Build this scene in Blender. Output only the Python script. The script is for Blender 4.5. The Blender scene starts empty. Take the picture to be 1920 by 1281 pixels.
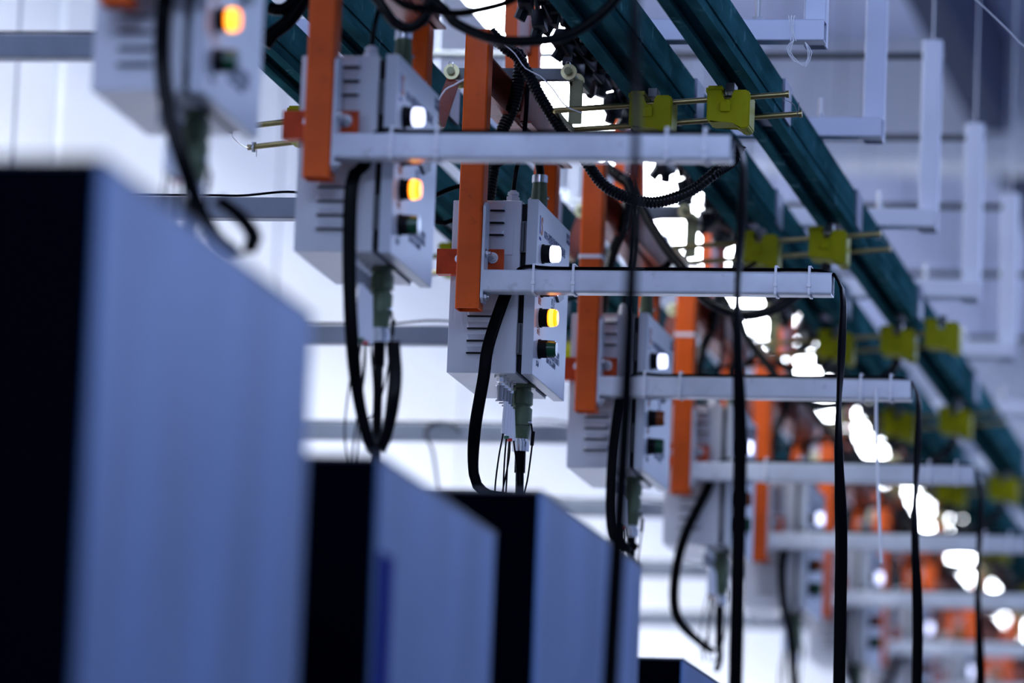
import bpy, bmesh, math, random
from mathutils import Vector, Matrix
random.seed(7)
S = bpy.context.scene
COL = S.collection
# ------------------------------------------------------------------ camera, world, lights, exposure
H = 1.2                                            # camera height above the floor
F = 10667.0                                        # 200 mm on a 36 mm sensor, in pixels of the 1920 frame
_y = Vector((2900-960, -(2335-640.5), -F))         # the row's direction (+Y) seen from the camera
_c = -(_y[0]*.039 + _y[1]) / _y[2]
_z = Vector((.039, 1, _c)).normalized(); _y.normalize(); _x = _y.cross(_z)
RC = Matrix((_x, _y, _z))
cam_d = bpy.data.cameras.new('camera'); cam = bpy.data.objects.new('camera', cam_d); COL.objects.link(cam)
cam.matrix_world = Matrix.Translation((0, 0, H)) @ RC.to_4x4()
cam_d.sensor_width = 36; cam_d.lens = 200; cam_d.clip_start = .1; cam_d.clip_end = 200
cam_d.dof.use_dof = True; cam_d.dof.focus_distance = 10.05; cam_d.dof.aperture_fstop = 2.9
S.camera = cam
S.view_settings.view_transform = 'Standard'; S.view_settings.look = 'None'
S.view_settings.gamma = 1; S.view_settings.use_curve_mapping = False
S.view_settings.exposure = 0.42
def at(px, py, Y):                                 # world point on the plane y=Y
    d = RC @ Vector((px-960, -(py-640.5), -F)); d *= Y/d[1]
    return Vector((d[0], d[1], d[2]+H))
w = bpy.data.worlds.new('world'); S.world = w; w.use_nodes = True
bg = w.node_tree.nodes['Background']; bg.inputs[0].default_value = (.40, .52, 1, 1); bg.inputs[1].default_value = .04
def area(name, loc, rot, sx, sy, power, col=(.50, .625, 1)):
    l = bpy.data.lights.new(name, 'AREA'); l.shape = 'RECTANGLE'; l.size = sx; l.size_y = sy; l.energy = power; l.color = col
    o = bpy.data.objects.new(name, l); COL.objects.link(o); o.location = loc; o.rotation_euler = rot
    return o
area('added_hall_fill', (1.6, 7, 5.3), (0, 0, 0), 1.5, 5, 95)  # added overhead fill lights, unseen, with no fixtures modelled
area('added_hall_fill', (-1.0, 2.2, 5.2), (math.radians(35), 0, 0), 3.0, 1.2, 215)  # added fill that brightens the faces towards the camera
area('added_hall_fill', (1.6, 15, 5.3), (0, 0, 0), 1.5, 5, 165)
area('added_hall_fill', (1.6, 24, 5.3), (0, 0, 0), 1.5, 5, 230)
area('added_hall_fill', (-2.9, 6.5, 5.3), (0, 0, 0), .6, 5, 15)
area('added_wall_fill', (-2.1, 12, .9), (0, math.radians(88), 0), .5, 14, 120, (.80, .83, 1))  # added low fills hidden behind the cabinets to whiten the left wall
area('added_wall_fill', (-2.1, 25, .9), (0, math.radians(92), 0), .5, 12, 195, (.80, .83, 1))

# ------------------------------------------------------------------ materials
def mat(name, col, rough=.5, metal=0., emit=None, es=0., noise=0., nscale=30., bump=0., bscale=200., stretch=None, coat=0., trans=0., wear=None, wamt=.6, spec=.5):
    m = bpy.data.materials.new(name); m.use_nodes = True; nt = m.node_tree; b = nt.nodes['Principled BSDF']
    b.inputs['Base Color'].default_value = (*col, 1); b.inputs['Roughness'].default_value = rough; b.inputs['Metallic'].default_value = metal
    b.inputs['Coat Weight'].default_value = coat; b.inputs['Specular IOR Level'].default_value = spec; b.inputs['Transmission Weight'].default_value = trans
    tc = nt.nodes.new('ShaderNodeTexCoord'); mp = nt.nodes.new('ShaderNodeMapping'); nt.links.new(tc.outputs['Object'], mp.inputs[0])
    if stretch: mp.inputs['Scale'].default_value = stretch
    if noise:
        n = nt.nodes.new('ShaderNodeTexNoise'); n.inputs['Scale'].default_value = nscale; n.inputs['Detail'].default_value = 4
        nt.links.new(mp.outputs[0], n.inputs[0])
        r = nt.nodes.new('ShaderNodeValToRGB'); r.color_ramp.elements[0].position = .3; r.color_ramp.elements[1].position = .7
        r.color_ramp.elements[0].color = (*[c*(1-noise) for c in col], 1); r.color_ramp.elements[1].color = (*[min(1, c*(1+noise)) for c in col], 1)
        nt.links.new(n.outputs[0], r.inputs[0]); out = r.outputs[0]
        if wear:
            n2 = nt.nodes.new('ShaderNodeTexNoise'); n2.inputs['Scale'].default_value = nscale*2.3; n2.inputs['Detail'].default_value = 8
            nt.links.new(tc.outputs['Object'], n2.inputs[0])
            r2 = nt.nodes.new('ShaderNodeValToRGB'); r2.color_ramp.elements[0].position = .62; r2.color_ramp.elements[1].position = .68
            r2.color_ramp.elements[0].color = (0, 0, 0, 1); r2.color_ramp.elements[1].color = (wamt, wamt, wamt, 1)
            nt.links.new(n2.outputs[0], r2.inputs[0])
            mx = nt.nodes.new('ShaderNodeMix'); mx.data_type = 'RGBA'; mx.inputs[7].default_value = (*wear, 1)
            nt.links.new(r2.outputs[0], mx.inputs[0]); nt.links.new(out, mx.inputs[6]); out = mx.outputs[2]
        nt.links.new(out, b.inputs['Base Color'])
    if bump:
        n = nt.nodes.new('ShaderNodeTexNoise'); n.inputs['Scale'].default_value = bscale; n.inputs['Detail'].default_value = 3
        bp = nt.nodes.new('ShaderNodeBump'); bp.inputs['Strength'].default_value = bump; bp.inputs['Distance'].default_value = .002
        nt.links.new(mp.outputs[0], n.inputs[0]); nt.links.new(n.outputs[0], bp.inputs['Height']); nt.links.new(bp.outputs[0], b.inputs['Normal'])
    if emit:
        b.inputs['Emission Color'].default_value = (*emit, 1); b.inputs['Emission Strength'].default_value = es
    return m
M = dict(
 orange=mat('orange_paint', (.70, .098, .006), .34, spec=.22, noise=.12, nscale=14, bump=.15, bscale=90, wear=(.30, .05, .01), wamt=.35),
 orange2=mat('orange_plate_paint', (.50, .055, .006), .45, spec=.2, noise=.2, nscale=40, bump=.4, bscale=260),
 orange3=mat('orange_beam_shade_in_colour', (.24, .045, .022), .4, noise=.25, nscale=20, bump=.3, bscale=200),  # the frames' orange, browned in the colour to stand for shade on the beams
 grey=mat('light_grey_powder_coat', (.60, .62, .66), .38, noise=.03, nscale=8, bump=.12, bscale=900),
 door=mat('door_grey_powder_coat', (.46, .50, .56), .35, noise=.03, nscale=8, bump=.12, bscale=900),
 tube=mat('galvanised_tube', (.58, .62, .68), .32, .15, noise=.12, nscale=12, stretch=(1, 1, 1), bump=.1, bscale=60, wear=(.2, .2, .2), wamt=.25),
 steel=mat('zinc_steel', (.62, .64, .66), .25, 1.),
 darksteel=mat('dark_steel', (.10, .11, .12), .4, .7),
 boomgrey=mat('weathered_grey_tube', (.22, .25, .30), .4, .1, noise=.15, nscale=10),
 silver=mat('nickel_stud', (.75, .74, .70), .22, 1.),
 brass=mat('passivated_brass_rod', (.38, .31, .13), .28, 1., noise=.2, nscale=30, stretch=(1, 6, 6)),
 olive=mat('yellow_zinc_plate', (.26, .27, .15), .4, .6, noise=.2, nscale=20),
 washer=mat('yellow_zinc_washer', (.72, .68, .36), .3, .8),
 teal=mat('teal_rail_paint', (.022, .086, .098), .5, 0., noise=.45, nscale=7, stretch=(4, .5, 4), bump=.1, bscale=80, wear=(.10, .23, .25), wamt=.55, spec=.0),
 tealslot=mat('rail_slot_black', (.004, .006, .008), .6),
 splice=mat('rail_splice_plate', (.14, .17, .24), .45, .3),
 yellow=mat('yellow_insulator_plastic', (.30, .30, .001), .5, spec=.12, noise=.08, nscale=30),
 black=mat('black_rubber', (.0008, .0008, .0015), .30, bump=.05, spec=.05),
 hose=mat('black_corrugated_plastic', (.001, .001, .002), .3, spec=.2),
 gasket=mat('black_gasket', (.003, .003, .005), .6, spec=.2),
 plug=mat('olive_green_plug', (.085, .125, .065), .38, .2, noise=.1, nscale=60),
 tie=mat('white_nylon', (.78, .80, .84), .4),
 gland=mat('white_nylon_gland', (.70, .72, .76), .45),
 sleeve=mat('white_marker_sleeve', (.72, .75, .80), .5),
 clear=mat('clear_sleeve', (.30, .31, .33), .2, .3),
 red=mat('red_band', (.55, .02, .015), .5), green=mat('green_band', (.02, .12, .06), .5),
 lwhite=mat('lit_white_lens', (.8, .85, 1), .3, emit=(.66, .70, 1), es=1.7),
 lamber=mat('lit_amber_lens', (.9, .35, .02), .3, emit=(1, .24, .004), es=2.2),
 lambercore=mat('lit_amber_core', (.9, .6, .2), .3, emit=(1, .46, .04), es=2.6),
 lamberoff=mat('unlit_amber_lens', (.30, .06, .008), .15, coat=.5),
 lredoff=mat('unlit_red_lens', (.12, .012, .008), .15, coat=.5),
 lgreen=mat('unlit_green_lens', (.006, .075, .03), .25, coat=.05),
 ink=mat('dark_blue_print', (.05, .07, .16), .5), inkred=mat('red_orange_print', (.45, .12, .03), .5), inkblue=mat('blue_print', (.01, .03, .30), .5),
 sheet=mat('brushed_cabinet_sheet', (.085, .165, .34), .42, .8, noise=.22, nscale=3, stretch=(1, 2.5, .5), bump=.25, bscale=90),
 front=mat('black_cabinet_front', (.0007, .001, .003), .8, spec=.0),
 edge=mat('cabinet_edge_trim', (.05, .055, .07), .4, .5),
 bluerefl=mat('painted_blue_reflection', (.001, .007, .14), .6, spec=.0),  # blue reflection on the cabinet side, put in as colour
 wall=mat('wall_white_paint', (.77, .78, .81), .6, noise=.02, nscale=1.),
 wallseam=mat('wall_seam', (.36, .38, .44), .6), walltrim=mat('wall_white_trim', (.95, .96, .97), .35),
 backwall=mat('back_wall_paint', (.55, .60, .72), .6, noise=.08, nscale=.7),
 ceil=mat('ceiling_paint', (.54, .60, .82), .7, noise=.12, nscale=.45),
 beam=mat('ceiling_beam_paint', (.74, .77, .84), .6), pipe=mat('dark_grey_duct', (.07, .085, .14), .7, spec=.1),
 floor=mat('floor_epoxy', (.05, .06, .08), .25, noise=.05, nscale=1.),
 frame=mat('white_aluminium_profile', (.50, .54, .66), .4, .1),
 tubelight=mat('fluorescent_diffuser', (1, 1, 1), .4, emit=(.86, .92, 1), es=16.),
 housing=mat('lamp_housing', (.65, .67, .70), .4),
 chain=mat('black_chain', (.006, .007, .012), .35, .3, noise=.3, nscale=50),
 string=mat('white_string', (.85, .87, .9), .6),
)
# ------------------------------------------------------------------ mesh builder
def catmull(pts, step):
    P = [Vector(p) for p in pts]; Q = [P[0]*2-P[1]] + P + [P[-1]*2-P[-2]]; out = []
    for i in range(1, len(Q)-2):
        n = max(2, int((Q[i+1]-Q[i]).length/step))
        for j in range(n):
            t = j/n; a, b, c, d = Q[i-1], Q[i], Q[i+1], Q[i+2]
            out.append(.5*((2*b)+(c-a)*t+(2*a-5*b+4*c-d)*t*t+(3*b-a-3*c+d)*t**3))
    out.append(P[-1]); return out
class MB:
    def __init__(s): s.bm = bmesh.new(); s.wn = False
    def box(s, x0, x1, y0, y1, z0, z1, bev=0., seg=2):
        r = bmesh.ops.create_cube(s.bm, size=1)['verts']
        bmesh.ops.transform(s.bm, matrix=Matrix.Translation(((x0+x1)/2, (y0+y1)/2, (z0+z1)/2)) @ Matrix.Diagonal((x1-x0, y1-y0, z1-z0, 1)), verts=r)
        if bev:
            s.wn = True
            e = list({e for v in r for e in v.link_edges}); bmesh.ops.bevel(s.bm, geom=e, offset=bev, segments=seg, affect='EDGES', profile=.5)
        return s
    def cyl(s, a, b, r, r2=None, n=16, bev=0.):
        a, b = Vector(a), Vector(b); d = b-a; q = d.to_track_quat('Z', 'Y').to_matrix().to_4x4()
        v = bmesh.ops.create_cone(s.bm, cap_ends=True, segments=n, radius1=r, radius2=r if r2 is None else r2, depth=d.length)['verts']
        bmesh.ops.transform(s.bm, matrix=Matrix.Translation((a+b)/2) @ q, verts=v)
        if bev:
            e = [e for e in {e for u in v for e in u.link_edges} if len(e.link_faces) == 2 and any(len(f.verts) > 4 for f in e.link_faces)]
            bmesh.ops.bevel(s.bm, geom=e, offset=bev, segments=2, affect='EDGES')
        return s
    def poly(s, pts, ax, t0, t1):                  # extrude a 2D outline along axis ax from t0 to t1
        def v3(p, t): return (t, p[0], p[1]) if ax == 'X' else (p[0], t, p[1]) if ax == 'Y' else (p[0], p[1], t)
        A = [s.bm.verts.new(v3(p, t0)) for p in pts]; B = [s.bm.verts.new(v3(p, t1)) for p in pts]
        s.bm.faces.new(A); s.bm.faces.new(B[::-1]); n = len(pts)
        for i in range(n): s.bm.faces.new((A[i], B[i], B[(i+1) % n], A[(i+1) % n]))
        return s
    def hollow(s, ax, u0, u1, v0, v1, t0, t1, w=.0025, r=.004):   # hollow rectangular tube with rounded corners
        def ring(o, rr):
            o_ = []
            for cx, cy, a0 in ((u1-o-rr, v1-o-rr, 0), (u0+o+rr, v1-o-rr, 90), (u0+o+rr, v0+o+rr, 180), (u1-o-rr, v0+o+rr, 270)):
                for k in range(4): a = math.radians(a0+k*30); o_.append((cx+rr*math.cos(a), cy+rr*math.sin(a)))
            return o_
        s.wn = True; O, I = ring(0, r), ring(w, max(r-w, .0008))
        def v3(p, t): return (t, p[0], p[1]) if ax == 'X' else (p[0], t, p[1]) if ax == 'Y' else (p[0], p[1], t)
        R = [[s.bm.verts.new(v3(p, t)) for p in L] for L, t in ((O, t0), (O, t1), (I, t1), (I, t0))]
        n = len(O)
        for a, b in ((0, 1), (1, 2), (2, 3), (3, 0)):
            for i in range(n): s.bm.faces.new((R[a][i], R[a][(i+1) % n], R[b][(i+1) % n], R[b][i]))
        return s
    def tube(s, pts, r, n=8, step=.01, corr=0., pitch=.004):
        if corr: step = pitch/2
        P = catmull(pts, step); N = None; prev = None
        for i, p in enumerate(P):
            t = (P[min(i+1, len(P)-1)]-P[max(i-1, 0)])
            t = t.normalized() if t.length > 1e-9 else Vector((0, 0, 1))
            if N is None: N = t.orthogonal().normalized()
            N = (N-t*N.dot(t)).normalized(); B = t.cross(N)
            rr = r*(1-corr) if (corr and i % 2) else r
            ring = [s.bm.verts.new(p+N*rr*math.cos(2*math.pi*k/n)+B*rr*math.sin(2*math.pi*k/n)) for k in range(n)]
            if prev:
                for k in range(n): s.bm.faces.new((prev[k], prev[(k+1) % n], ring[(k+1) % n], ring[k]))
            else: s.bm.faces.new(ring[::-1])
            prev = ring
        s.bm.faces.new(prev); return s
    def ribbon(s, pts, W, w, t, step=.012):        # flat twin-lobed cable; W = width direction per control point
        P = catmull(pts, step); D = catmull(W, 1e9) if False else None
        seglen = [0.]
        for a, b in zip(pts, pts[1:]): seglen.append(seglen[-1]+(Vector(b)-Vector(a)).length)
        acc = 0.; prev = None; L = [0.]
        for a, b in zip(P, P[1:]): L.append(L[-1]+(b-a).length)
        prof = []
        for k in range(16):
            a = 2*math.pi*k/16; ca = math.cos(a); prof.append((w/2*(abs(ca)**.6)*(1 if ca > 0 else -1), t/2*math.sin(a)*(1.0-.35*math.exp(-(ca/.35)**2))))
        for i, p in enumerate(P):
            u = L[i]/L[-1]*seglen[-1]; j = max(0, min(len(seglen)-2, sum(1 for q in seglen[1:] if q < u)))
            f = (u-seglen[j])/max(1e-9, seglen[j+1]-seglen[j]); f = f*f*(3-2*f)
            wd = Vector(W[j]).lerp(Vector(W[j+1]), f)
            tg = (P[min(i+1, len(P)-1)]-P[max(i-1, 0)]).normalized()
            wd = wd-tg*wd.dot(tg); wd = wd.normalized() if wd.length > 1e-6 else tg.orthogonal().normalized(); nn = tg.cross(wd)
            ring = [s.bm.verts.new(p+wd*a+nn*b) for a, b in prof]
            if prev:
                for k in range(16): s.bm.faces.new((prev[k], prev[(k+1) % 16], ring[(k+1) % 16], ring[k]))
            else: s.bm.faces.new(ring[::-1])
            prev = ring
        s.bm.faces.new(prev); return s
    def build(s, name, m, parent=None, smooth=True, origin=None):
        off = Vector(parent_world(parent)) if parent else Vector(origin or (0, 0, 0))
        if off.length: bmesh.ops.translate(s.bm, vec=-off, verts=s.bm.verts)
        bmesh.ops.recalc_face_normals(s.bm, faces=s.bm.faces)
        me = bpy.data.meshes.new(name); s.bm.to_mesh(me); s.bm.free()
        me.materials.append(M[m] if isinstance(m, str) else m)
        if smooth:
            for p in me.polygons: p.use_smooth = True
            me.set_sharp_from_angle(angle=math.radians(35))
        o = bpy.data.objects.new(name, me); COL.objects.link(o)
        if s.wn: o.modifiers.new('wn', 'WEIGHTED_NORMAL').keep_sharp = True
        if parent: o.parent = parent
        else: o.location = off
        return o
def parent_world(p):
    v = Vector(p.location)
    while p.parent: p = p.parent; v += p.location
    return v
def tag(o, label=None, cat=None, group=None, kind=None):
    if label: o['label'] = label
    if cat: o['category'] = cat
    if group: o['group'] = group
    if kind: o['kind'] = kind
    return o
def thing(name, loc, label, cat, group=None):
    o = bpy.data.objects.new(name, None); COL.objects.link(o); o.location = loc; o.empty_display_size = .1
    return tag(o, label, cat, group)
def copy_tree(o, parent=None, d=None):
    c = o.copy(); COL.objects.link(c); c.parent = parent
    if d is not None: c.location = Vector(o.location)+Vector(d)
    for ch in o.children: copy_tree(ch, c)
    return c
def struct(o): return tag(o, kind='structure')

# ------------------------------------------------------------------ the hall
XL, XR, YB, YF, ZC = -3.5, 5.0, 34., -3., H+4.2
struct(MB().box(XL-.2, XR+.2, YF, YB, -.1, 0).build('floor', 'floor'))
struct(MB().box(XL-.2, XR+.2, YF, YB, ZC, ZC+.1).build('ceiling', 'ceil'))
struct(MB().box(XL-.2, XL, YF, YB, 0, ZC).build('wall_left', 'wall'))
struct(MB().box(XL-.2, XR+.2, YB, YB+.2, 0, ZC).build('wall_back', 'backwall'))
struct(MB().box(XR, XR+.2, YF, YB, 0, ZC).build('wall_right', 'backwall'))
n = 0
for y, m_, r in ((12.454, 'wallseam', .006), (12.80, 'walltrim', .02), (15.2, 'wallseam', .006), (18.0, 'wallseam', .006), (21.0, 'wallseam', .006), (24.5, 'wallseam', .006)):
    n += 1; struct(MB().cyl((XL, y, 0), (XL, y, ZC), r, n=12).build('trim_%d' % n, m_))
for y in (20., 27.):
    n += 1; struct(MB().box(XL, XR, y, y+.3, H+3.76, ZC).build('trim_%d' % n, 'beam'))
for x, y0, y1 in ((-2.0, 13., 20.), (-2.0, 20.3, 27.)):
    n += 1; struct(MB().box(x-.06, x+.06, y0, y1, H+3.86, ZC).build('trim_%d' % n, 'pipe'))

# ------------------------------------------------------------------ overhead rails
RZ = 3.2
def rail(x0, x1, label):
    t = thing('overhead_rail', ((x0+x1)/2, 6, RZ), label, 'rail', 'teal overhead rails')
    wd = x1-x0; z0, z1 = RZ, RZ+.082; L = wd*.30
    pts = [(x0, z0), (x0+L, z0), (x0+L, z0+.010), (x0+.004, z0+.010), (x0+.004, z1-.004), (x1-.004, z1-.004), (x1-.004, z0+.010), (x1-L, z0+.010), (x1-L, z0), (x1, z0), (x1, z1), (x0, z1)]
    MB().poly(pts, 'Y', 6, 33).build('channel', 'teal', t, smooth=False)
    MB().box(x0+.008, x1-.008, 6.01, 32.9, z0+.03, z0+.05).build('slot_strip', 'tealslot', t)
    MB().box(x0-.0015, x1+.003, 6, 33, z0+.020, z0+.024).build('side_rib', 'teal', t)
    for y in (8.4, 10.28, 11.42, 12.6, 13.9, 15.3, 16.9, 18.6, 21, 24):
        MB().box(x0-.004, x1+.005, y, y+.09, z0+.012, z1+.004, .001).build('splice_plate', 'splice', t)
    return t
rail(-1.487, -1.418, 'rightmost teal overhead rail running into the distance, under the grey crossbars')
rail(-1.67, -1.583, 'teal overhead rail beside the black chain, second from the right')
rail(-2.12, -2.05, 'teal overhead rail crossing behind the tops of the orange posts')
rail(-2.298, -2.235, 'leftmost teal overhead rail, seen between the top left boxes')
# chain
ct = thing('conveyor_chain', (-1.738, 7.5, 3.305), 'black conveyor chain with crumpled links hanging beside the teal rail', 'chain')
lk = MB()
def clink():
    b = MB()
    for s_ in (-1, 1): b.box(-.004+s_*.026, .004+s_*.026, -.055, .055, -.022, .022, .003)
    b.cyl((-.045, -.03, 0), (.045, -.03, 0), .014, n=10).cyl((-.038, .03, 0), (.038, .03, 0), .014, n=10)
    b.box(-.055, -.028, -.03, .02, -.05, -.018, .003); b.box(.02, .052, -.01, .035, .01, .045, .003)
    b.cyl((-.04, .0, -.03), (-.055, .01, -.062), .012, n=8); b.cyl((.03, .0, .0), (.04, .02, -.045), .010, n=8)
    bmesh.ops.scale(b.bm, vec=(.88, 1, 1), verts=b.bm.verts); return b
base = clink().build('chain_link', 'chain'); base.parent = ct; base.location = (0, 0, .015)
y = 7.6; i = 0
mesh = base.data
while y < 17.4 and i < 98:
    o = bpy.data.objects.new('chain_link', mesh); COL.objects.link(o); o.parent = ct
    o.location = (random.uniform(-.010, .010), y-7.5, random.uniform(-.014, .014)+.015); o.rotation_euler = (random.uniform(-.5, .5), random.uniform(-.5, .5), random.uniform(-.35, .35)); y += .1; i += 1
fb = MB()
while y < 32:
    q = Vector((-1.738+random.uniform(-.008, .016), y, 3.315)); 
    fb.box(q.x-.05, q.x+.05, q.y-.05, q.y+.05, q.z-.03, q.z+.03, .004, 1); fb.box(q.x-.055, q.x-.03, q.y-.03, q.y+.02, q.z-.06, q.z+.01); y += .13
tag(fb.build('chain_link', 'chain', ct), kind='stuff')
# cross supports with hangers
def support(y, label):
    t = thing('rail_support', (-1.9, y, 3.284), label, 'rail support', 'white frames holding the rails')
    for x0, x1 in ((-1.675, -1.30), (-2.47, -2.03)): MB().hollow('X', y, y+.04, 3.286, 3.326, x0, x1, r=.003).build('crossbar', 'frame', t)
    for a, b in ((-1.342, -1.302), (-2.468, -2.428)): MB().hollow('Z', a, b, y+.0405, y+.08, 3.286, 3.70, r=.003).build('hanger_post', 'frame', t)
    MB().cyl((-2.61, y+.092, 3.675), (-1.30, y+.092, 3.675), .0085, n=12).build('top_rod', 'darksteel', t)
    MB().cyl((-2.60, y+.092, 3.67), (-2.60, y+.092, ZC), .003, n=8).build('drop_rod', 'frame', t); MB().cyl((-1.322, y+.06, 3.695), (-1.322, y+.06, ZC), .0016, n=8).build('drop_rod', 'frame', t)
    MB().cyl((-1.425, y+.03, 3.322), (-1.425, y+.03, 3.368), .005, n=10).cyl((-1.425, y+.03, 3.327), (-1.425, y+.03, 3.335), .010, n=6).build('stud', 'steel', t)
    MB().box(-1.43, -1.42, y+.012, y+.022, 3.282, 3.288).build('spacer', 'steel', t)
sy = (9.94, 10.85, 11.86, 12.79, 13.69, 14.7, 15.8, 17.1, 18.5)
so = ['nearest', 'second nearest', 'third nearest', 'fourth nearest', 'fifth nearest', 'sixth nearest', 'seventh nearest', 'eighth nearest', 'farthest']
for i, y in enumerate(sy): support(y, 'white metal crossbar and hanger frame carrying the teal rails, %s of its row' % so[i])
st = MB()
for dx in (-.014, -.009, -.004):
    st.tube([(-1.345+dx, 9.936, 3.284), (-1.352+dx*.4, 9.935, 3.30), (-1.35+dx, 9.935, 3.33), (-1.35+dx, 9.97, 3.331)], .0009, 5)
for a, b in ((0, 0), (.004, -.004), (-.003, .003)):
    st.tube([(-1.352, 9.93, 3.285), (-1.362+a, 9.93, 3.268+b), (-1.349+a, 9.928, 3.247), (-1.330, 9.93, 3.240+b), (-1.323+a, 9.93, 3.262), (-1.332, 9.93, 3.281)], .0007, 5)
tag(st.build('tied_string', 'string', origin=(-1.35, 9.93, 3.3)), 'white string knotted around the nearest crossbar with loops dangling', 'string')

# ------------------------------------------------------------------ row of tube lights
for i in range(15):
    y0 = 10.6+i*1.34
    t = thing('strip_light', (-2.4, y0, 4.0), 'bright white strip light seen behind the chain, %s in the row from the front' % ['first', 'second', 'third', 'fourth', 'fifth', 'sixth', 'seventh', 'eighth', 'ninth', 'tenth', 'eleventh', 'twelfth', 'thirteenth', 'fourteenth', 'fifteenth'][i], 'ceiling light', 'row of strip lights')
    MB().box(-2.52, -2.29, y0, y0+1.24, 4.0, 4.05, .006).build('housing', 'housing', t)
    MB().box(-2.51, -2.30, y0+.02, y0+1.22, 3.965, 4.0, .008).build('diffuser', 'tubelight', t)
    MB().cyl((-2.4, y0+.2, 4.05), (-2.4, y0+.2, ZC), .004, n=6).build('suspension_rod', 'steel', t)
    MB().cyl((-2.4, y0+1.0, 4.05), (-2.4, y0+1.0, ZC), .004, n=6).build('suspension_rod', 'steel', t)

# ------------------------------------------------------------------ one hanging station (built for the sharp one, Y0 = 9.7)
Y0, DY = 9.7, 1.264
def bolt(p, ax=-1, r=.0075, along='Y', m='steel'):
    b = MB(); d = Vector((0, ax, 0)) if along == 'Y' else Vector((ax, 0, 0)); p = Vector(p)
    b.cyl(p, p+d*.0015, r*1.35, n=18); b.cyl(p+d*.0015, p+d*.0075, r, n=6, bev=.0006); b.cyl(p+d*.0075, p+d*.013, r*.55, n=10)
    return b
def make_frame():
    t = thing('suspension_gantry', (-1.886, 9.722, 2.755), '', 'frame', 'orange hanging frames')
    MB().hollow('Z', -1.908, -1.864, 9.70, 9.744, 2.755, 3.255, .003, .005).box(-1.905, -1.867, 9.703, 9.741, 3.25, 3.2545).build('front_post', 'orange', t)
    MB().hollow('Z', -1.907, -1.863, 10.42, 10.464, 2.83, 3.235, .003, .005).build('rear_post', 'orange', t)
    x0, x1, z0, z1 = -1.904, -1.866, 3.145, 3.214; k = .004
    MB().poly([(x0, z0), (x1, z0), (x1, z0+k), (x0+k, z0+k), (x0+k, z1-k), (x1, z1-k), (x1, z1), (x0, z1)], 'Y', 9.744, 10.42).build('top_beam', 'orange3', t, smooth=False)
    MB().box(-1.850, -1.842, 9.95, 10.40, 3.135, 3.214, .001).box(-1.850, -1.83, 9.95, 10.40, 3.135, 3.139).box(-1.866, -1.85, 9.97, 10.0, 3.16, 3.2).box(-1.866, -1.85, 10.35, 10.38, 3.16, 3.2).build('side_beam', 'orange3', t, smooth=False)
    b = MB().box(-1.952, -1.831, 9.7445, 9.7485, 2.823, 2.868, .0008).box(-1.952, -1.831, 9.7485, 9.769, 2.823, 2.827)
    b.build('angle_bracket', 'orange2', t, smooth=False)
    bolt((-1.851, 9.7445, 2.852)).build('bolt', 'steel', t); bolt((-1.911, 9.7445, 2.850), r=.006).build('bolt', 'steel', t)
    MB().cyl((-1.911, 9.744, 2.778), (-1.9145, 9.744, 2.778), .009, n=12).build('bolt', 'steel', t)
    # hanger link going up to the chain
    for y in (10.2, 10.43):
        MB().poly([(-1.926, 3.236 if y > 10.3 else 3.215), (-1.904, 3.236 if y > 10.3 else 3.215), (-1.916, 3.60), (-1.938, 3.60)], 'Y', y, y+.03).build('hanger_link', 'orange', t, smooth=False)
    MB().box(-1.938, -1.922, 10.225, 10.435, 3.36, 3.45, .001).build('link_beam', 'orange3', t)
    return t
def make_arm():
    t = thing('cable_boom', (-1.856, 9.72, 2.785), '', 'arm', 'grey cable arms')
    pl = MB(); y0, y1, z0, z1, c = 9.702, 9.742, 2.766, 2.946, .008
    pl.poly([(y0+c, z0), (y1-c, z0), (y1, z0+c), (y1, z1-c), (y1-c, z1), (y0+c, z1), (y0, z1-c), (y0, z0+c)], 'X', -1.8632, -1.8585).build('mounting_plate', 'tube', t, smooth=False)
    MB().hollow('X', 9.702, 9.742, 2.785, 2.825, -1.8585, -1.242, .002, .005).build('tube', 'tube', t)
    for y, z in ((9.712, 2.777), (9.713, 2.855)): bolt((-1.8585, y, z), ax=.8, r=.0062, along='X').build('bolt', 'steel', t)
    for x in (-1.769, -1.698, -1.34, -1.281):
        MB().hollow('X', 9.6995, 9.7445, 2.7825, 2.8365, x-.0022, x+.0022, .0014, .006).box(x-.0035, x+.0035, 9.6975, 9.7, 2.798, 2.804, .0005).build('cable_tie', 'tie', t)
    return t
FONTS = {}
def lettering(txt, size, y, z, m, t, name='lettering', x=-1.7757, bold=0.):
    cu = bpy.data.curves.new('lettering', 'FONT'); cu.body = txt; cu.size = size; cu.extrude = .0002; cu.offset = bold; cu.resolution_u = 2
    o = bpy.data.objects.new('lettering_source', cu); COL.objects.link(o)
    dg = bpy.context.evaluated_depsgraph_get(); me = bpy.data.meshes.new_from_object(o.evaluated_get(dg)); bpy.data.objects.remove(o)
    me.transform(Matrix.Translation((x, y, z)) @ Matrix(((0, 0, 1, 0), (1, 0, 0, 0), (0, 1, 0, 0), (0, 0, 0, 1))))
    me.transform(Matrix.Translation(-parent_world(t))); me.materials.clear(); me.materials.append(M[m])
    r = bpy.data.objects.new(name, me); COL.objects.link(r); r.parent = t; return r
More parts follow.
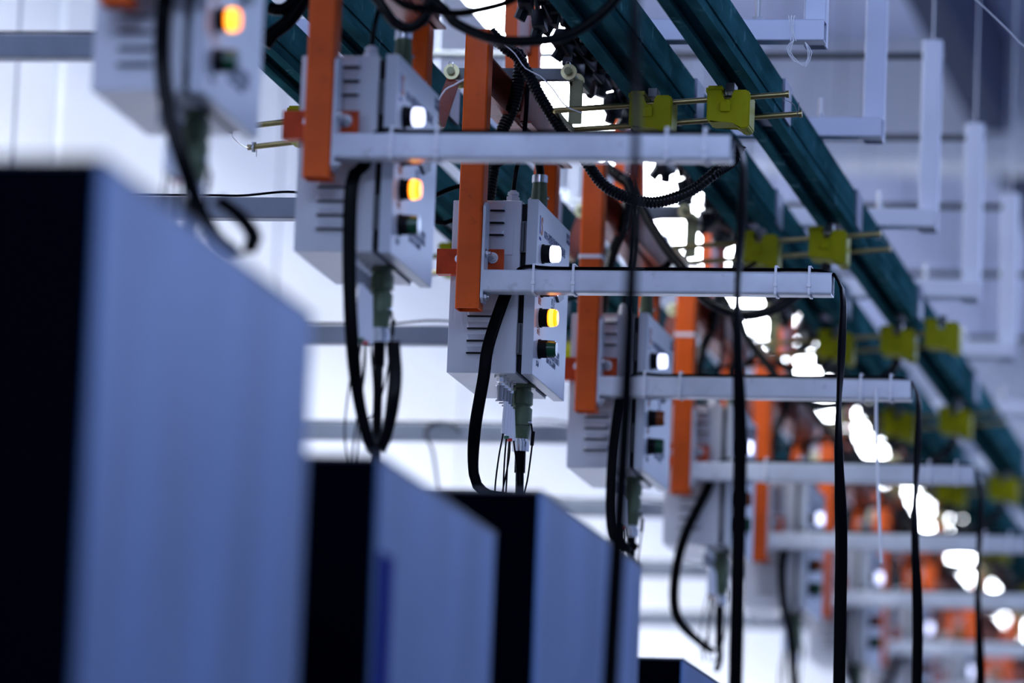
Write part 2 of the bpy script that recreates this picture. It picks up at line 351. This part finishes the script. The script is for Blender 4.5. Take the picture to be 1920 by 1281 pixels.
def make_box(a1='lamberoff', a2='on', w='lwhite'):
    t = thing('control_box', (-1.868, 9.93, 2.65), '', 'control box', 'grey control boxes')
    slots = []
    b = MB().box(-1.931, -1.807, 9.77, 10.085, 2.650, 2.960, .0015)
    for zs, xa, xb in (((2.898, 2.920, 2.942), -1.884, -1.836), ((2.686, 2.708, 2.730, 2.752), -1.897, -1.849)):
        for z in zs:                                # pressed louvres: a hood open at the bottom
            A = [(xa, 9.7705, z), (xb, 9.7705, z), (xb, 9.7705, z+.012), (xa, 9.7705, z+.012), (xa+.005, 9.762, z+.0005), (xb-.005, 9.762, z+.0005)]; slots.append((xa, xb, z))
            v = [b.bm.verts.new(p) for p in A]
            for f in ((0, 1, 5, 4), (4, 5, 2, 3), (0, 4, 3), (1, 2, 5)): b.bm.faces.new([v[i] for i in f])
    b.build('body', 'grey', t)
    for q in (slots[:3], slots[3:]):
        b = MB()
        for xa, xb, z in q: b.box(xa+.001, xb-.001, 9.7630, 9.7698, z-.0022, z+.0002)
        b.build('louvre_slots', 'gasket', t, smooth=False)
    MB().box(-1.865, -1.82, 9.7687, 9.7699, 2.862, 2.915).build('front_plate', 'grey', t)
    MB().box(-1.807, -1.796, 9.778, 10.08, 2.655, 2.955).build('gasket', 'gasket', t)
    for z in (2.895, 2.712): MB().box(-1.8085, -1.797, 9.771, 9.777, z-.028, z+.028).cyl((-1.803, 9.769, z-.026), (-1.803, 9.769, z+.026), .003, n=10).build('hinge', 'darksteel', t)
    MB().box(-1.796, -1.776, 9.765, 10.10, 2.648, 2.962, .0015).build('door', 'door', t)
    for z, m in ((2.873, w), (2.812, a1), (2.758, 'lamber' if a2 == 'on' else 'lamberoff'), (2.702, 'lgreen')):
        y = 9.822
        be = MB().cyl((-1.776, y, z), (-1.7725, y, z), .0175, n=28).cyl((-1.7725, y, z), (-1.761, y, z), .0160, n=28).build('lamp_bezel', 'gasket', t)
        ln = MB().cyl((-1.761, y, z), (-1.744, y, z), .0160, .0146, n=28, bev=.002).build('lamp_lens', m, be)
        if m == 'lamber': MB().cyl((-1.7575, y, z), (-1.7505, y, z), .0163, .0157, n=28).build('lamp_glow_ring', 'lambercore', be)
    lettering('KEFA-智能老化测试控制系统', .0175, 9.832, 2.905, 'ink', t, bold=.0003)
    lettering('I', .045, 9.783, 2.905, 'inkblue', t, 'logo', bold=.001); lettering('S', .045, 9.797, 2.905, 'inkred', t, 'logo', bold=.001)
    lettering('KEFA', .008, 9.783, 2.893, 'inkblue', t)
    for z, s in ((2.785, '报警'), (2.731, '运行')): lettering(s, .014, 9.797, z-.004, 'inkred', t)
    lettering('启动', .012, 9.800, 2.670, 'ink', t)
    lettering('输入电源请注意安全操作\n设备运行时禁止打开箱门\n请由专业人员检修', .012, 9.90, 2.715, 'ink', t)
    lettering('开 关\n电源', .014, 9.93, 2.80, 'ink', t)
    lettering('注意安全\n有电危险', .010, 10.06, 2.945, 'ink', t)
    MB().poly([(9.90, 2.845), (10.03, 2.845), (10.03, 2.826), (9.985, 2.812)], 'X', -1.776, -1.771).build('door_latch', 'darksteel', t, smooth=False)
    # top fittings
    MB().cyl((-1.84, 9.86, 2.96), (-1.84, 9.86, 2.983), .0125, n=6, bev=.001).cyl((-1.84, 9.86, 2.983), (-1.84, 9.86, 2.994), .0115, .009, n=16, bev=.003).build('cable_gland', 'gland', t)
    p = MB().cyl((-1.818, 10.0, 2.96), (-1.818, 10.0, 3.0), .0155, n=24).cyl((-1.818, 10.0, 3.0), (-1.818, 10.0, 3.034), .0155, .0128, n=24).build('plug', 'plug', t)
    MB().cyl((-1.818, 10.0, 3.034), (-1.818, 10.0, 3.048), .0148, n=12, bev=.001).build('plug_collar', 'steel', p); MB().cyl((-1.8360, 10.0, 3.006), (-1.8, 10.0, 3.006), .003, n=8).build('clamp_screw', 'steel', p)
    # bottom plug
    X, Y = -1.820, 9.915
    p = MB().cyl((X, Y, 2.650), (X, Y, 2.644), .024, n=28).cyl((X, Y, 2.644), (X, Y, 2.638), .016, n=28).cyl((X, Y, 2.638), (X, Y, 2.613), .0200, n=28, bev=.002).cyl((X, Y, 2.609), (X, Y, 2.575), .0195, .019, n=28, bev=.002).cyl((X, Y, 2.575), (X, Y, 2.553), .018, .0145, n=28).cyl((X, Y, 2.613), (X, Y, 2.608), .0155, n=20).build('plug', 'plug', t)
    MB().cyl((X, Y, 2.553), (X, Y, 2.548), .0135, n=20).cyl((X+.001, Y, 2.548), (X+.001, Y, 2.530), .0155, n=12, bev=.001).build('plug_collar', 'steel', p); MB().cyl((X-.021, Y-.008, 2.582), (X+.021, Y-.008, 2.582), .004, n=10).build('clamp_screw', 'steel', p)
    for i in range(6):
        x, y = -1.838, 9.795+i*.032
        s_ = MB().cyl((x, y, 2.65), (x, y, 2.646), .0085, n=12).cyl((x, y, 2.646), (x, y, 2.638), .0075, n=6).cyl((x, y, 2.636), (x, y, 2.631), .0085, n=12).cyl((x-.011, y, 2.648), (x+.011, y, 2.648), .0022, n=6).build('terminal_stud', 'silver', t)
        MB().cyl((x, y, 2.631), (x, y, 2.606), .0062, .0052, n=12).cyl((x, y, 2.606), (x, y, 2.603), .0075, n=8).build('stud_barrel', 'clear', s_)
    return t
def make_rods():
    t = thing('contact_carriage', (-1.87, 9.95, 3.229), '', 'carriage', 'contact carriages with brass rods')
    MB().box(-1.979, -1.763, 9.965, 9.985, 3.218, 3.240, .001).build('cross_bar', 'darksteel', t)
    for x, s in ((-1.979, -1), (-1.763, 1)):
        MB().cyl((x, 9.945, 3.229), (x, 9.949, 3.229), .0145, n=28).build('washer', 'washer', t); MB().cyl((x, 10.03, 3.229), (x, 10.034, 3.229), .0145, n=28).build('washer', 'washer', t)
        MB().cyl((x, 9.935, 3.229), (x, 10.045, 3.229), .0072, n=14, bev=.001).build('pin', 'olive', t)
        MB().tube([(x-.004, 9.939, 3.241), (x-.002, 9.938, 3.246), (x+.003, 9.938, 3.244), (x+.004, 9.939, 3.236), (x, 9.938, 3.228)], .0008, 5, .003).build('split_pin', 'steel', t)
    MB().box(-1.762, -1.738, 9.955, 9.96, 3.135, 3.215, .0008).box(-1.762, -1.738, 9.955, 10.03, 3.205, 3.212).box(-1.762, -1.757, 9.955, 9.975, 3.135, 3.215).build('drop_plate', 'olive', t, smooth=False)
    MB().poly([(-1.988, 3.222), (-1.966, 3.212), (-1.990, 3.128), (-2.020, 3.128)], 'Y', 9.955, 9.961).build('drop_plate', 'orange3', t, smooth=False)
    zc = lambda x: 3.131+.075*(x+1.726)
    rr = .0052
    MB().tube([(-1.345, 9.80, zc(-1.345)), (-1.55, 9.80, zc(-1.55)), (-1.74, 9.80, zc(-1.74)), (-1.757, 9.815, 3.128), (-1.757, 9.965, 3.128), (-1.74, 9.98, zc(-1.74)), (-1.55, 9.98, zc(-1.55)), (-1.345, 9.98, zc(-1.345))], rr, 12, .006).cyl((-1.3455, 9.80, zc(-1.345)), (-1.340, 9.80, zc(-1.34)), .0068).cyl((-1.3455, 9.98, zc(-1.345)), (-1.340, 9.98, zc(-1.34)), .0068).build('brass_rod', 'brass', t)
    zl = lambda x: 3.094+.12*(x+2.353)
    MB().tube([(-2.36, 9.80, zl(-2.36)), (-2.2, 9.80, zl(-2.2)), (-2.02, 9.80, zl(-2.02)), (-2.0, 9.815, 3.132), (-2.0, 9.965, 3.132), (-2.02, 9.98, zl(-2.02)), (-2.2, 9.98, zl(-2.2)), (-2.36, 9.98, zl(-2.36))], rr, 12, .006).build('brass_rod', 'brass', t)
    MB().tube([(-2.352, 9.80, 3.102), (-2.351, 9.82, 3.082), (-2.349, 9.93, 3.083), (-2.345, 9.98, 3.103), (-2.343, 9.98, 3.076)], .0009, 5, .01).cyl((-2.352, 9.80, 3.094), (-2.348, 9.80, 3.094), .010, n=16).cyl((-2.351, 9.98, 3.094), (-2.347, 9.98, 3.094), .010, n=16).build('clip_wire', 'steel', t)
    MB().tube([(-1.352, 9.80, 3.180), (-1.351, 9.80, 3.150), (-1.35, 9.85, 3.158), (-1.347, 9.93, 3.165), (-1.346, 9.975, 3.155), (-1.346, 9.975, 3.180)], .0008, 5, .01).build('clip_wire', 'darksteel', t)
    return t
def make_yellow():
    t = thing('yellow_insulator', (0, 0, 0), '', 'insulator', 'yellow rail insulators')
    b = MB(); w = .0385
    # U block in front elevation (saddle for the rod), thick in Y
    b.poly([(-w, -.03), (-w+.005, -.034), (.010, -.034), (.022, -.046), (.034, -.046), (w, -.041), (w, .018), (w-.005, .024), (.008, .024), (.008, .014), (.004, .010), (.004, .004), (-.008, .004), (-.012, .012), (-.012, .024), (-w+.004, .024), (-w, .018)], 'Y', -.012, .055)
    e = list(b.bm.edges); bmesh.ops.bevel(b.bm, geom=e, offset=.0022, segments=2, affect='EDGES', clamp_overlap=True)
    b.build('insulator_body', 'yellow', t)
    MB().box(-.014, .004, -.017, -.0118, -.016, .002, .0015).box(-.003, .001, -.0165, -.012, .0, .005, .001).build('clamp_nose', 'yellow', t)
    MB().box(-w-.004, -w+.001, .0, .035, .026-.005, .030, .001).box(-w+.001, -.012, -.008, .05, .0245, .032, .0015).build('top_lip', 'yellow', t)
    MB().box(-.008, .008, .005, .045, .024, .040, .001).build('guide_foot', 'darksteel', t)
    return t

UN = ['nearest of its row', 'second nearest of its row', 'third nearest, the sharp one'] + [o+' nearest of its row' for o in ('fourth', 'fifth', 'sixth', 'seventh', 'eighth', 'ninth', 'tenth', 'eleventh', 'twelfth')] + ['farthest of its row']
NU = 13
fr0, ar0, bx0, rd0 = make_frame(), make_arm(), make_box(), make_rods()
bx_off = make_box('lredoff', 'off'); yel0 = make_yellow()
def place(proto, dy, label, used=set()):
    if proto.name not in used and abs(dy) < 1e-6: used.add(proto.name); o = proto
    else: o = copy_tree(proto, None, (0, dy, 0))
    o['label'] = label; return o
first_off = True
for k in range(NU):
    dy = (k-2)*DY; u = UN[k]
    if k != 2: pass
    place(fr0, dy, 'orange square-tube hanging frame, ' + u)
    place(ar0, dy, 'light grey square-tube cable arm with white ties, ' + u)
    if k <= 2: place(bx0, dy, 'light grey control box with lit amber lamp, ' + u)
    elif first_off: bx_off.location.y += dy; bx_off['label'] = 'light grey control box with louvred side and white lamp, ' + u; first_off = False; ydone = dy
    else: copy_tree(bx_off, None, (0, dy-ydone, 0))['label'] = 'light grey control box with louvred side and white lamp, ' + u
ry = [0, 1.43, 2.70, 3.96, 5.23, 6.49, 7.75, 9.02]
ro = ['nearest', 'second nearest', 'third nearest', 'fourth nearest', 'fifth nearest', 'sixth nearest', 'seventh nearest', 'farthest']
yfirst = True
for i, dy in enumerate(ry):
    place(rd0, dy, 'pinned steel carriage with pairs of brass rods under the rails, %s' % ro[i])
    for x, nm, z in ((-1.585, 'left', 3.131), (-1.446, 'right', 3.141), (-2.205, 'far left', 3.102)):
        if yfirst: o = yel0; yfirst = False
        else: o = copy_tree(yel0)
        o.location = (x, 9.797+dy, z); o['label'] = 'yellow plastic insulator on the %s brass rods, %s rail' % (ro[i], {'left': 'under the middle', 'right': 'under the rightmost', 'far left': 'under the leftmost'}[nm])
for x, dy, nm in ((-1.29, 2.75, 'out on the rod ends right of the rails'), (-1.63, 2.75, 'pressed against the left side')):
    pass
o = copy_tree(yel0); o.location = (-1.345, 9.797+2.68, 3.155); o['label'] = 'yellow plastic insulator out at the right end of the third brass rods'
# ------------------------------------------------------------------ cables
XD, YD = (1, 0, 0), (0, 1, 0)
def V(x, z, y): return (x, y, z)
loops = {  # (x, z) of the flat cable where it drops beside each box
 0: [(-1.832, 2.768), (-1.826, 2.682), (-1.812, 2.611), (-1.79, 2.546), (-1.768, 2.49), (-1.744, 2.449), (-1.714, 2.431), (-1.700, 2.453), (-1.724, 2.485), (-1.757, 2.509)],
 1: [(-1.822, 2.783), (-1.835, 2.753), (-1.833, 2.629), (-1.822, 2.496), (-1.807, 2.397), (-1.786, 2.336), (-1.77, 2.365), (-1.763, 2.447), (-1.771, 2.513)],
 2: [(-1.831, 2.779), (-1.851, 2.693), (-1.856, 2.636), (-1.868, 2.542), (-1.869, 2.466), (-1.853, 2.437), (-1.817, 2.430), (-1.795, 2.418)],
 3: [(-1.825, 2.773), (-1.832, 2.667), (-1.83, 2.551), (-1.815, 2.499), (-1.794, 2.486), (-1.785, 2.50)],
 4: [(-1.837, 2.763), (-1.877, 2.662), (-1.894, 2.568), (-1.887, 2.487), (-1.84, 2.435), (-1.799, 2.416), (-1.798, 2.489)],
 5: [(-1.833, 2.76), (-1.824, 2.663), (-1.805, 2.587), (-1.795, 2.50), (-1.79, 2.43), (-1.785, 2.38)]}
endx = {0: -1.19, 1: -1.225, 2: -1.224}
for k in range(NU):
    yk = Y0+(k-2)*DY; lp = loops.get(k, loops[4 if k % 2 else 5]); ex = endx.get(k, -1.228)
    r = random.Random(k)
    low = {0: 2.05, 1: 1.6, 2: 1.7}.get(k, 1.4)
    hang = [(ex+.020+.0*k, low), (ex+.013, 2.2), (ex+.010, 2.37), (ex+.002, 2.50), (ex-.001, 2.591), (ex+.001, 2.694), (ex+.001, 2.778), (ex-.008, 2.812)]
    if k == 0: hang = [(ex-.004, 1.66), (ex+.0, 1.95), (ex+.006, 2.2), (ex+.008, 2.45), (ex+.006, 2.6), (ex, 2.70), (ex-.001, 2.778), (ex-.008, 2.812)]
    pts = [V(x, z, yk+.022) for x, z in hang]
    tw = [(1, .15, 0), (1, .2, 0), (1, .3, 0), (.6, .8, 0), (.15, 1, 0), (.5, .85, 0), (.3, 1, 0), (0, 1, 0)][-len(hang):]
    W = list(tw)
    for x, z in ((-1.262, 2.8295), (-1.40, 2.8302), (-1.6, 2.8302), (-1.74, 2.8302), (-1.785, 2.833)): pts.append(V(x, z, yk+.022)); W.append(YD)
    pts.append(V(-1.812, 2.822, yk+.055)); W.append((0.5, .5, .5))
    for i, (x, z) in enumerate(lp):
        pts.append(V(x, z, yk+(.056 if i == 0 else .035 if i == 1 else .03+.012*max(0, i-3)))); W.append((1, .25, 0) if i < 4 else (.7, .7, .3) if i < 7 else (1, .2, 0))
    o = MB().ribbon(pts, W, .0215, .0068).build('flat_cable', 'black', origin=V(ex, 2.81, yk+.02))
    tag(o, 'flat black twin cable laid over the cable arm, %s' % UN[k], 'cable', 'flat black cables over the arms')
# signal wires and plug cable under each of the near boxes
sw = [[(-1.8265+.0, 2.60, 9.795), (-1.829, 2.55, 9.795), (-1.836, 2.50, 9.795), (-1.840, 2.44, 9.795), (-1.838, 2.40, 9.82)],
      [(-1.828, 2.60, 9.827), (-1.829, 2.55, 9.827), (-1.831, 2.50, 9.827), (-1.831, 2.44, 9.827), (-1.83, 2.40, 9.84)],
      [(-1.830, 2.60, 9.859), (-1.829, 2.55, 9.859), (-1.829, 2.51, 9.859), (-1.840, 2.44, 9.859), (-1.842, 2.40, 9.859)],
      [(-1.832, 2.60, 9.891), (-1.828, 2.55, 9.89), (-1.820, 2.50, 9.89), (-1.816, 2.44, 9.89), (-1.812, 2.40, 9.89)]]
for k in range(0, 7):
    dy = (k-2)*DY
    for i, p in enumerate(sw):
        if k > 4 and i > 1: continue
        j = random.Random(k*7+i); dz = {0: 0, 1: -.09}.get(k, 0)
        q = [Vector((x+(0 if a < 2 else j.uniform(-.004, .004)*(k != 2)), yy+dy, z+(dz*(a/4)**1))) for a, (x, z, yy) in enumerate(p)]
        t = thing('signal_wire', q[0], '%s thin black signal wire under the control box, %s' % (('leftmost', 'second', 'third', 'rightmost')[i], UN[k]), 'wire', 'signal wires under the box %d' % (k+1))
        MB().tube(q, .0017, 6, .01).build('wire', 'black', t)
        MB().cyl(q[0]+Vector((0, 0, .003)), q[1]-Vector((0, 0, .004)), .0044, n=10).build('marker_sleeve', 'sleeve', t)
        if i in (1, 2): MB().cyl(q[1]-Vector((0, 0, .004)), q[1]-Vector((0, 0, .009)), .0046, n=10).build('colour_band', 'red' if i == 2 else 'green', t)
    dz = -.08 if k == 1 else 0
    b = MB().tube([(-1.8190, 9.915+dy, 2.531), (-1.8190, 9.915+dy, 2.50), (-1.8170, 9.91+dy, 2.455), (-1.8140, 9.90+dy, 2.41+dz), (-1.8170, 9.88+dy, 2.385+dz)], .0075, 12).cyl((-1.8190, 9.915+dy, 2.531), (-1.8190, 9.915+dy, 2.492), .0098, n=14)
    tag(b.build('plug_cable', 'black', origin=(-1.8190, 9.915+dy, 2.53)), 'thick black cable below the green bottom plug, %s' % UN[k], 'cable', 'plug cables')
    b = MB().tube([(-1.8000, 9.907+dy, 2.580), (-1.7960, 9.905+dy, 2.555), (-1.7960, 9.90+dy, 2.535), (-1.8030, 9.90+dy, 2.47), (-1.8170, 9.90+dy, 2.42), (-1.8320, 9.90+dy, 2.405), (-1.8390, 9.90+dy, 2.42), (-1.8390, 9.90+dy, 2.50), (-1.8380, 9.905+dy, 2.56), (-1.8390, 9.907+dy, 2.582)], .0018, 6).cyl((-1.7955, 9.905+dy, 2.565), (-1.7960, 9.90+dy, 2.54), .0035, n=8)
    tag(b.build('looped_wire', 'black', origin=(-1.7970, 9.9+dy, 2.58)), 'thin black wire looped around the bottom plug, %s' % UN[k], 'wire', 'plug loop wires')
# hoses and upper cables of each station
def P(pts, Y, dys=None): return [at(px, py, Y if dys is None else Y+dys[i]) for i, (px, py) in enumerate(pts)]
for k in range(1, 8):
    dy = Vector((0, (k-2)*DY, 0)); u = UN[k]
    if k == 1:
        U = P([(560, -60), (640, -70), (700, -10), (740, 42), (770, 52), (800, 30), (806, 0), (835, 20), (850, 40), (900, 65), (960, 78), (1050, 70), (1110, 40), (1160, -10), (1180, -60)], 8.6)
        o = MB().tube(U, .0085, 12).build('hose', 'hose', origin=U[0]); lab = 'thick black cable swagged across the top of the picture, nearest of the hoses'
    else:
        U = [v+dy for v in P([(920, 60), (950, 92), (968, 104), (985, 130), (1015, 185), (1050, 240), (1090, 290), (1130, 345), (1175, 370), (1220, 380), (1262, 372), (1300, 355), (1340, 325), (1368, 290), (1382, 262)], 9.86)]
        U = [Vector((v.x, v.y+(.05 if i > 12 else 0), v.z)) for i, v in enumerate(U)]
        o = MB().tube(U, .0112, 12, corr=.16, pitch=.0062).build('corrugated_hose', 'hose', origin=U[0]); lab = 'black corrugated hose sagging in a U under the rails, %s' % u
    tag(o, lab, 'hose', 'sagging black hoses')
    if k > 1:
        A = [v+dy for v in P([(930, 75), (960, 96), (975, 108), (972, 150), (962, 200), (942, 245), (930, 290), (922, 330), (915, 380), (905, 430)], 9.93)]
        tag(MB().tube(A, .0125, 12, corr=.14, pitch=.0058).build('corrugated_hose', 'hose', origin=A[0]), 'black corrugated hose dropping behind the orange post, %s' % u, 'hose', 'dropping black hoses')
        A = [v+dy for v in P([(922, 316), (960, 300), (1045, 288), (1090, 288), (1130, 291), (1170, 293), (1210, 286), (1240, 270)], 9.922)]
        tag(MB().tube(A, .0042, 10).build('black_cable', 'black', origin=A[0]), 'thin black cable swagging right above the box, %s' % u, 'cable', 'thin cables above the boxes')
        A = [v+dy for v in P([(1000, 326), (1001, 312), (1012, 297), (1030, 291), (1050, 284), (1062, 268)], 9.98)]; A[0] = Vector((-1.818, 10.0, 3.045))+dy; A[1] = Vector((-1.818, 10.0, 3.054))+dy
        tag(MB().tube(A, .0078, 12).build('black_cable', 'black', origin=A[0]), 'black cable bending out of the green top plug, %s' % u, 'cable', 'cables from the top plugs')
    z = Vector((-1.84, 9.86, 2.992))+dy
    A = [z, z+Vector((.004, 0, .04)), z+Vector((.010, .02, .09)), z+Vector((.010, .04, .15)), z+Vector((.0, .10, .22))]
    tag(MB().tube(A, .0042, 10).build('black_cable', 'black', origin=A[0]), 'straight black cable rising from the white top gland, %s' % u, 'cable', 'cables from the glands')
    if k in (2, 3, 4):
        for j, pp in enumerate(([(893, 345), (858, 350), (835, 358), (812, 368), (790, 372)], [(893, 400), (860, 408), (835, 418), (812, 414), (795, 405)])):
            A = [v+dy for v in P(pp, 10.082)]
            tag(MB().tube(A, .0045, 10).build('black_cable', 'black', origin=A[0]), '%s short black cable left of the orange post, %s' % (('upper', 'lower')[j], u), 'cable', 'short cables left of the posts')
# dark cable bundle at the top left and thin white wire over the beam
A = P([(640, -40), (700, -30), (760, 10), (790, 15), (850, 25), (900, 18), (960, 0), (1010, -40)], 8.5)
tag(MB().tube(A, .006, 10).build('black_cable', 'black', origin=A[0]), 'black cable arching along the very top edge above the swagged hose', 'cable')
A = P([(495, 85), (512, 62), (535, 45), (560, 15), (590, -40)], 8.9)
tag(MB().tube(A, .012, 12).build('black_cable', 'black', origin=A[0]), 'thick black cable slanting up just left of the second orange post', 'cable')
A = P([(505, 15), (530, 18), (560, -5), (580, -40)], 8.9)
tag(MB().tube(A, .010, 12).build('black_cable', 'black', origin=A[0]), 'black cable at the top edge left of the second orange post', 'cable')
A = P([(946, 84), (965, 100), (985, 128), (1012, 142), (1035, 165), (1060, 198), (1092, 212)], 9.78)
tag(MB().tube(A, .0012, 6).build('white_wire', 'string', origin=A[0]), 'thin white wire running over the hose to the brass rods', 'wire')
A = P([(822, 188), (835, 168), (850, 160), (872, 148), (890, 140)], 9.90)
tag(MB().tube(A, .0018, 6).build('white_wire', 'string', origin=A[0]), 'thin white wire slanting down left of the sharp orange post', 'wire')
A = P([(1790, -30), (1830, 0), (1875, 42), (1925, 92), (1960, 125)], 10.6)
tag(MB().tube(A, .0010, 6).build('stay_wire', 'string', origin=A[0]), 'thin pale wire crossing the top right corner', 'wire')
A = P([(1643, 728), (1643, 800), (1646, 900), (1650, 1000), (1653, 1056)], 10.961)
tag(MB().tube(A, .0030, 8).build('long_tie_tail', 'tie', origin=A[0]), 'long white nylon tail hanging from the end of the fourth cable arm', 'cable tie')
for Y, z, px in ((10.964, 3.064, 'fourth'), (12.228, 3.106, 'fifth')):
    tag(MB().hollow('Z', -1.9100, -1.8620, Y-.002, Y+.046, z-.004, z+.004, .0016, .005).build('cable_tie', 'tie', origin=(-1.886, Y, z)), 'white cable tie around the upper part of the %s orange post' % px, 'cable tie')
# ------------------------------------------------------------------ wall brackets on the left
bo = ['nearest', 'second nearest', 'third nearest', 'fourth nearest', 'fifth nearest', 'sixth nearest', 'seventh nearest']
for i, (Y, z, xe) in enumerate(((8.37, 2.947, -2.20), (9.7, 2.932, -2.10), (11.03, 2.913, -2.02), (12.36, 2.90, -1.75), (13.69, 2.90, -1.80), (15.0, 2.90, -1.80), (16.3, 2.90, -1.80))):
    t = thing('wall_boom', (XL, Y, z), 'grey square-tube arm reaching out from the left wall, %s' % bo[i], 'arm', 'grey wall arms')
    MB().hollow('X', Y, Y+.038, z-.019, z+.019, XL+.008, xe, .002, .004).build('tube', 'boomgrey', t)
    MB().box(XL, XL+.008, Y-.03, Y+.068, z-.06, z+.06, .001).build('wall_plate', 'boomgrey', t)
    c = MB().tube([(XL+.02, Y+.015, z+.0235), (-2.7, Y+.015, z+.0235), (-2.45, Y+.012, z+.0235), (-2.36, Y+.012, z+.0235), (-2.3, Y+.012, z+.0235), (-2.22, Y+.014, z+.031 if i else z+.0235), (-2.15, Y+.014, z+.028 if i == 2 else z+.0235), (min(xe, -2.1)-.0, Y+.012, z+.0235)], .0022, 8)
    tag(c.build('black_cable', 'black', origin=(XL+.02, Y, z+.022)), 'thin black cable lying on the wall arm, %s' % bo[i], 'cable', 'cables on the wall arms')
A = P([(862, 812), (850, 796), (830, 792), (805, 797), (797, 815), (806, 832), (812, 850), (818, 890), (822, 925)], 12.356)
tag(MB().tube(A, .0035, 8).build('hanging_cord', 'darksteel', origin=A[0]), 'thin dark cord looped over the fourth wall arm and hanging down', 'cord')
# ------------------------------------------------------------------ machine cabinets
for i, (yf, yb, zt, xr, wd, nm) in enumerate(((5.20, 6.15, 2.177, -1.370, .75, 'nearest, filling the left'), (6.555, 7.31, 2.073, -1.370, .55, 'second nearest, with a painted blue reflection'), (7.64, 8.53, 2.172, -1.370, .55, 'third nearest, under the sharp control box'), (8.98, 9.85, 2.075, -1.370, .5, 'farthest, peeking up at the bottom edge'))):
    t = thing('machine_cabinet', (xr-wd/2, (yf+yb)/2, 0), 'tall cabinet with black front and brushed grey side, ' + nm, 'cabinet', 'machine cabinets')
    MB().box(xr-wd+.004, xr-.004, yf+.003, yb, .004, zt-.004).build('body', 'front', t)
    MB().box(xr-.004, xr, yf, yb, .0, zt-.004, .0008).build('side_panel', 'sheet', t)
    MB().box(xr-wd, xr-.004, yf, yf+.003, .0, zt-.004).build('front_panel', 'front', t)
    MB().box(xr-wd, xr+.001, yf-.001, yb+.001, zt-.004, zt, .0006).build('top_edge', 'edge', t)
    if i == 1: MB().box(xr, xr+.0006, yf+.012, yf+.09, .3, 1.96, .0002).build('reflection_strip', 'bluerefl', t)  # added strip that imitates a blue glow reflected in the side panel
